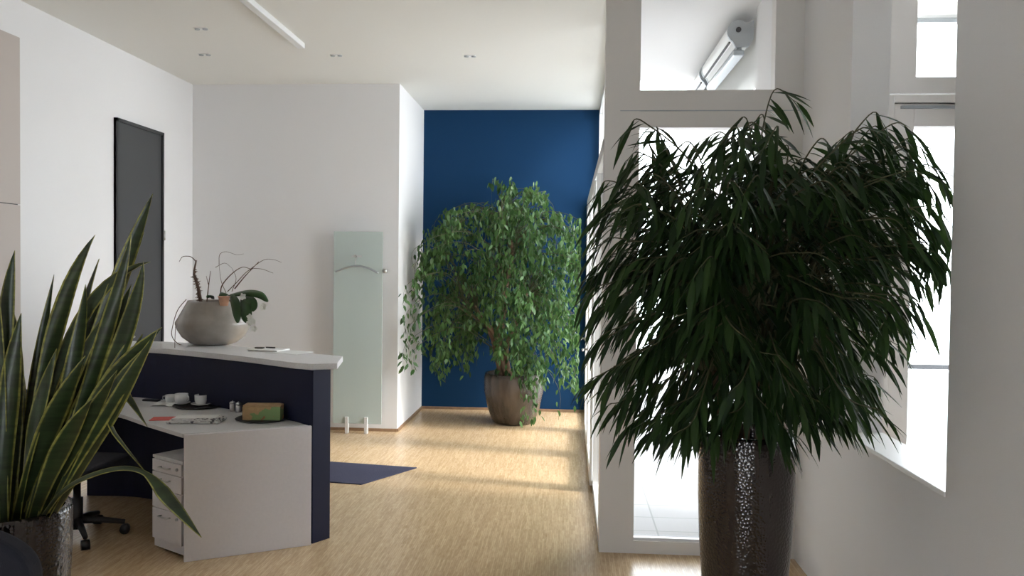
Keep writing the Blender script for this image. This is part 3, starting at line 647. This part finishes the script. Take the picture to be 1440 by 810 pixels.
def alii_leaf(base, dirn, L, wd):
    n = 5; pts = [base]; d = dirn.normalized(); st = L / n; dr = random.uniform(.03, .16)
    for k in range(n):
        d = (d + V((0, 0, -dr))).normalized(); pts.append(pts[-1] + d * st)
    pts = [clampA(p) for p in pts]
    h_ = V((d.x, d.y, 0)); sd = V((-h_.y, h_.x, 0)) if h_.length > .05 else V((random.uniform(-1, 1), random.uniform(-1, 1), 0))
    sd = (sd.normalized() + V((random.uniform(-.7, .7), random.uniform(-.7, .7), random.uniform(-.5, .5)))).normalized()
    t0 = (pts[-1] - pts[0]).normalized()
    if abs(sd.dot(t0)) > .9: sd = t0.orthogonal()
    leaves.blade(pts, [sd] * (n + 1), [wd * q for q in (.12, .75, 1, .85, .5, .05)], .25)
for tgt, s, ex_ in T:
    tgt = clampA(tgt, .05)
    hub = min(hubs, key=lambda h: (h - tgt).length + random.uniform(0, .15))
    if tgt.z < hub.z: hub = hub.lerp(V((tgt.x, tgt.y, hub.z)), .2) 
    out = V((tgt.x - hub.x, tgt.y - hub.y, 0))
    if out.length < .05: out = V((s, random.uniform(-.5, .5), 0))
    out = (out.normalized() * .6 + V((s * .7, random.uniform(-.4, .4), 0))).normalized()
    ctrl = hub.lerp(tgt, .5) + V((0, 0, .10 + .12 * random.random())) - out * .05
    end = tgt + out * random.uniform(.06, .12) + V((0, 0, -random.uniform(.02, .08)))
    path = [clampA(p, .04) for p in spline([hub, ctrl, tgt, end], 8)]
    branches.tube(path, [.0055 - .004 * k / (len(path) - 1) for k in range(len(path))], 5)
    # leaves over the last stretch
    m = len(path); nl = random.randint(14, 18) if not ex_ else 17
    span = min(.42, max(.24, (tgt - hub).length * .8)); acc = [0]
    for k in range(m - 1, 0, -1): acc.append(acc[-1] + (path[k] - path[k - 1]).length)
    for j in range(nl):
        dist = span * (j / nl) ** 1.0; k = 0
        while k < m - 2 and acc[k + 1] < dist: k += 1
        f_ = (dist - acc[k]) / max(1e-6, acc[k + 1] - acc[k]); base = path[m - 1 - k].lerp(path[m - 2 - k], min(1, f_))
        tg = (path[m - 1 - k] - path[m - 2 - k]).normalized(); lat = tg.cross(V((0, 0, 1))); lat = lat.normalized() if lat.length > .1 else V((1, 0, 0))
        sgn = 1 if j % 2 else -1
        d = tg * random.uniform(.25, .8) + lat * sgn * random.uniform(.15, .7) + V((0, 0, -random.uniform(.35, .9))) + out * .25
        alii_leaf(base, d, random.uniform(.12, .20), random.uniform(.0092, .0125)); nleaf += 1
branches.build('branches', M['stem'], al, smooth=True); leaves.build('foliage', M['alii'], al, smooth=True)

# weeping fig before the blue wall
BY = 8.95; pc = at(722, 590, Y=BY); bx = pc.x; rb = 42 * BY / 1150
be = thing('potted_fig_tree', (bx, BY, 0), 'bushy weeping fig in a round brown pot in front of the blue wall', 'potted plant')
bh = at(722, 524, Y=BY).z
MB().lathe([(0, 0), (.20, 0), (.23, .02), (.285, .16), (rb, .36), (rb * 1.0, bh - .05), (rb * .97, bh), (rb * .9, bh), (rb * .9, bh - .10), (0, bh - .10)], (bx, BY, 0), 56).build('pot', M['potg'], be, smooth=True)
MB().lathe([(0, bh - .04), (rb * .895, bh - .05), (rb * .5, bh - .09), (0, bh - .09)], (bx, BY, 0), 32).build('potting_soil', M['soil'], be, smooth=True)
random.seed(21)
def Bp(px, py, d=0): return at(px, py, Y=BY + d)
tr_ = MB(); hubs = []
for pts in (((712, 530), (704, 500), (700, 470), (712, 430)), ((706, 530), (698, 500), (690, 470), (668, 430)), ((716, 530), (712, 490), (728, 450), (742, 410)), ((700, 505), (706, 470), (708, 420), (706, 380)), ((710, 528), (700, 480), (684, 455), (655, 440)), ((708, 440), (712, 400), (720, 350), (705, 300))):
    dy = random.uniform(-.12, .12); q = spline([Bp(x, y, dy * i / 3) for i, (x, y) in enumerate(pts)], 6)
    tr_.tube(q, [.034 * (1 - .6 * k / (len(q) - 1)) for k in range(len(q))], 8); hubs += q[8:]
tr_.build('trunk', M['bark'], be, smooth=True)
polyb = [(690, 255), (715, 262), (745, 268), (778, 280), (770, 310), (800, 322), (826, 330), (828, 400), (826, 470), (815, 520), (790, 545), (750, 530), (700, 515), (650, 520), (615, 520), (596, 480), (600, 430), (585, 400), (596, 350), (612, 310), (650, 300), (690, 305)]
def clampB(p, m=.02):
    x, y, z = p; x = min(x, XG - .09)
    if y > YBLUE - m: y = YBLUE - m
    if y > YB - .03: x = max(x, XC + m)
    return V((x, y, max(z, .03)))
lv = MB(); br_ = MB()
def droop(start, tgt, n_l, spread=1.0, Lf=.056):
    mid = start.lerp(tgt, .5) + V((0, 0, .10 + .35 * (tgt - start).length * .35)); drop = random.uniform(.14, .40)
    end = tgt + V((random.uniform(-.06, .06), random.uniform(-.06, .06), -drop))
    path = [clampB(p) for p in spline([start, mid, tgt, end], 6)]
    br_.tube(path, [.0045 - .0035 * k / (len(path) - 1) for k in range(len(path))], 4)
    m = len(path)
    for j in range(n_l):
        f_ = random.uniform(.38, 1) * (m - 1); k = min(m - 2, int(f_)); base = path[k].lerp(path[k + 1], f_ - k) + V((random.gauss(0, .035), random.gauss(0, .035), random.gauss(0, .03))) * spread
        d = V((random.gauss(0, .5), random.gauss(0, .5), -random.uniform(.4, 1.1))).normalized(); L = Lf * random.uniform(.75, 1.25)
        sd = d.cross(V((random.gauss(0, 1), random.gauss(0, 1), random.gauss(0, .4)))).normalized(); pts = [clampB(base + d * L * t + V((0, 0, -.02 * t * t))) for t in (0, .35, .7, 1)]
        if (pts[-1] - pts[0]).length < .8 * L or base.x < XC + .03 and base.y > YB - .06: continue
        lv.blade(pts, [sd] * 4, [L * q for q in (.05, .27, .22, .01)], .2)
# outline sprays
for x, y, dy, n_ in ((692, 256, 0, 26), (705, 262, 0, 26), (720, 268, 0, 30), (745, 272, 0, 26), (765, 278, 0, 22), (775, 285, 0, 10), (715, 300, 0, 30), (735, 300, .1, 30), (628, 300, 0, 30), (615, 320, -.2, 26), (640, 308, 0, 30), (598, 350, -.4, 18), (590, 362, -.72, 14), (583, 350, -.72, 10), (575, 398, -.72, 14), (588, 395, -.7, 12), (572, 440, -.72, 26), (578, 455, -.72, 30), (585, 450, -.7, 26), (574, 480, -.72, 22), (584, 490, -.7, 22),
                   (820, 315, -.2, 40), (815, 340, -.4, 40), (822, 380, -.4, 40), (820, 420, -.3, 36), (818, 450, -.2, 36), (800, 330, 0, 40), (810, 480, -.2, 24), (800, 520, -.1, 16), (785, 545, 0, 12)):
    t_ = Bp(x, y, dy); hb = min(hubs, key=lambda h: abs(h.x - t_.x) * .6 + abs(h.z - t_.z + .1)); droop(hb, t_, n_, .8)
for k in range(270):
    while 1:
        x, y = random.uniform(575, 830), random.uniform(250, 520)
        if inside((x, y + 12), polyb): break
    dx = min(1, abs((x - 712) / 130)); dm = .68 * math.sqrt(1 - dx * dx * .9)
    t_ = Bp(x, y, random.uniform(-dm, dm)); hb = random.choice(hubs); hb = min(random.sample(hubs, 8), key=lambda h: (h - t_).length); droop(hb, t_, random.randint(22, 34))
# sprays hanging over the pot rim
for x, y, e_ in ((745, 520, -.36), (752, 535, -.38), (748, 560, -.4), (742, 545, -.40), (738, 515, -.3), (760, 515, -.2), (730, 505, -.3)):
    t_ = Bp(x, y, e_); droop(Bp(715, 500, -.05), t_, 26, .6, .05)
br_.build('branches', M['stem'], be, smooth=True); lv.build('foliage', M['benj'], be, smooth=True)

# snake plant in its cylindrical glazed pot at the left edge
SY = 2.60; pr_ = at(89, 716, Y=SY); rs = 84 * SY / 1150; sx_ = pr_.x - rs; SZ = pr_.z
sn = thing('potted_snake_plant', (sx_, SY, 0), 'tall yellow-edged snake plant in a shiny dark glazed pot at the left', 'potted plant')
MB().lathe([(0, 0), (rs * .7, 0), (rs * .76, .02), (rs * .9, .4), (rs, .75), (rs, SZ - .015), (rs * .985, SZ), (rs * .89, SZ), (rs * .87, SZ - .015), (rs * .87, SZ - .15), (0, SZ - .15)], (sx_, SY, 0), 64).build('pot', M['potd'], sn, smooth=True)
MB().lathe([(0, SZ - .06), (rs * .865, SZ - .07), (rs * .6, SZ - .13), (0, SZ - .13)], (sx_, SY, 0), 32).build('potting_soil', M['soil'], sn, smooth=True)
SLX = [((40, 700), (110, 520), (120, 400)), ((50, 700), (140, 500), (185, 400)), ((55, 700), (150, 560), (200, 470)), ((60, 705), (140, 600), (170, 540)), ((50, 700), (160, 460), (185, 330)), ((35, 700), (120, 470), (150, 395)), ((5, 700), (10, 560), (-5, 380)), ((55, 700), (100, 620), (150, 510))]
SL = [ # base, mid, tip pixels, width px, depth of mid and tip relative to the pot
 ((45, 700), (160, 400), (215, 272), 34, .02, .05), ((40, 705), (150, 440), (203, 326), 24, .06, .1), ((30, 700), (60, 440), (134, 330), 32, .0, -.05),
 ((30, 700), (85, 390), (212, 368), 26, .03, .0), ((40, 705), (100, 480), (140, 364), 20, .1, .12), ((55, 705), (190, 480), (202, 368), 34, -.05, -.1),
 ((60, 705), (130, 540), (228, 460), 40, -.08, -.16), ((62, 710), (140, 580), (206, 487), 40, -.12, -.2), ((10, 700), (-2, 470), (21, 352), 34, .0, .0),
 ((12, 705), (40, 520), (8, 410), 26, .06, .1), ((25, 700), (40, 560), (76, 386), 22, .06, .1), ((38, 700), (60, 520), (98, 430), 26, .1, .12),
 ((48, 700), (150, 520), (173, 402), 24, .08, .12), ((35, 705), (80, 560), (150, 440), 34, .0, -.03), ((5, 705), (5, 560), (30, 440), 36, -.05, -.05),
 ((20, 710), (60, 600), (120, 500), 38, -.1, -.14), ((50, 705), (120, 600), (190, 462), 34, -.03, -.05), ((60, 708), (150, 560), (180, 500), 26, .02, .05),
 ((30, 710), (40, 620), (80, 490), 36, -.1, -.12), ((0, 705), (-25, 560), (-30, 420), 36, 0, 0), ((-5, 705), (-60, 560), (-90, 420), 34, 0, 0), ((58, 706), (175, 470), (150, 470), 20, .1, .1),
 ((55, 700), (75, 540), (95, 470), 26, .12, .16), ((15, 700), (25, 580), (20, 480), 40, .08, .1), ((66, 700), (110, 560), (160, 480), 30, -.02, -.02)]
sl_ = MB(); random.seed(4)
def snake_leaf(pts, wpx, psi=0.3, tw=.8, thin=0):
    n = len(pts); sd = []; ww = []
    for i in range(n):
        t = (pts[min(i + 1, n - 1)] - pts[max(i - 1, 0)]).normalized(); view = V((-.45, 1, -.05)).normalized()
        b = t.cross(view).normalized(); c2 = b.cross(t); a_ = psi + tw * (i / (n - 1) - .5); sd.append(b * cos(a_) + c2 * sin(a_))
        f_ = i / (n - 1); ww.append(wpx * SY / 1150 / 2 * (min(1, .4 + 1.15 * f_) if not thin else (.32 if f_ < thin else min(1, .32 + 5 * (f_ - thin)))) * (1 if f_ < max(.55, thin + .1) else max(.02, 1 - ((f_ - max(.55, thin + .1)) / (1 - max(.55, thin + .1))) ** 1.9)))
    sl_.blade(pts, sd, ww, .22)
SL += [(a, b, c, random.uniform(26, 38), random.uniform(-.1, .12), random.uniform(-.14, .16)) for a, b, c in SLX]
SL += [((58, 704), (150, 590), (222, 464), 30, -.14, -.22), ((50, 704), (110, 610), (165, 520), 30, -.14, -.2), ((40, 706), (80, 620), (130, 560), 34, -.15, -.2)]
for b_, m_, t_, wp, dm, dt in SL:
    base = at(*b_, Y=SY + random.uniform(-.07, .07)); base.z = SZ - .075; base.x = sx_ + max(-.13, min(.13, (base.x - sx_))) * 1.0
    pts = spline([base, at(*m_, Y=SY + dm), at(*t_, Y=SY + dt)], 9) if 0 else bez(base, at(*m_, Y=SY + dm), at(*t_, Y=SY + dt), 16)
    snake_leaf(pts, wp * .78, random.uniform(-.5, .9), random.uniform(-1.3, 1.3))
# the long leaf that arches over the desk and hangs down, and a kinked leaf above it
snake_leaf(spline([V((sx_ + .10, SY - .02, SZ - .07)), at(90, 690, Y=SY - .12), at(150, 662, Y=SY - .2), at(200, 664, Y=SY - .25), at(238, 705, Y=SY - .28), at(283, 756, Y=SY - .28)], 8), 21, .55, .5, .62)
snake_leaf(spline([V((sx_ + .11, SY, SZ - .07)), at(100, 640, Y=SY - .05), at(140, 575, Y=SY - .1), at(160, 610, Y=SY - .14), at(205, 665, Y=SY - .2)], 5), 9, .9, .2)
snake_leaf(spline([V((sx_ + .12, SY, SZ - .07)), at(110, 620, Y=SY + .05), at(160, 540, Y=SY), at(180, 560, Y=SY), at(207, 600, Y=SY - .02)], 5), 14, .4, .5)
o = sl_.build('foliage', M['snake'], sn, smooth=True); sm = o.modifiers.new('s', 'SOLIDIFY'); sm.thickness = .003
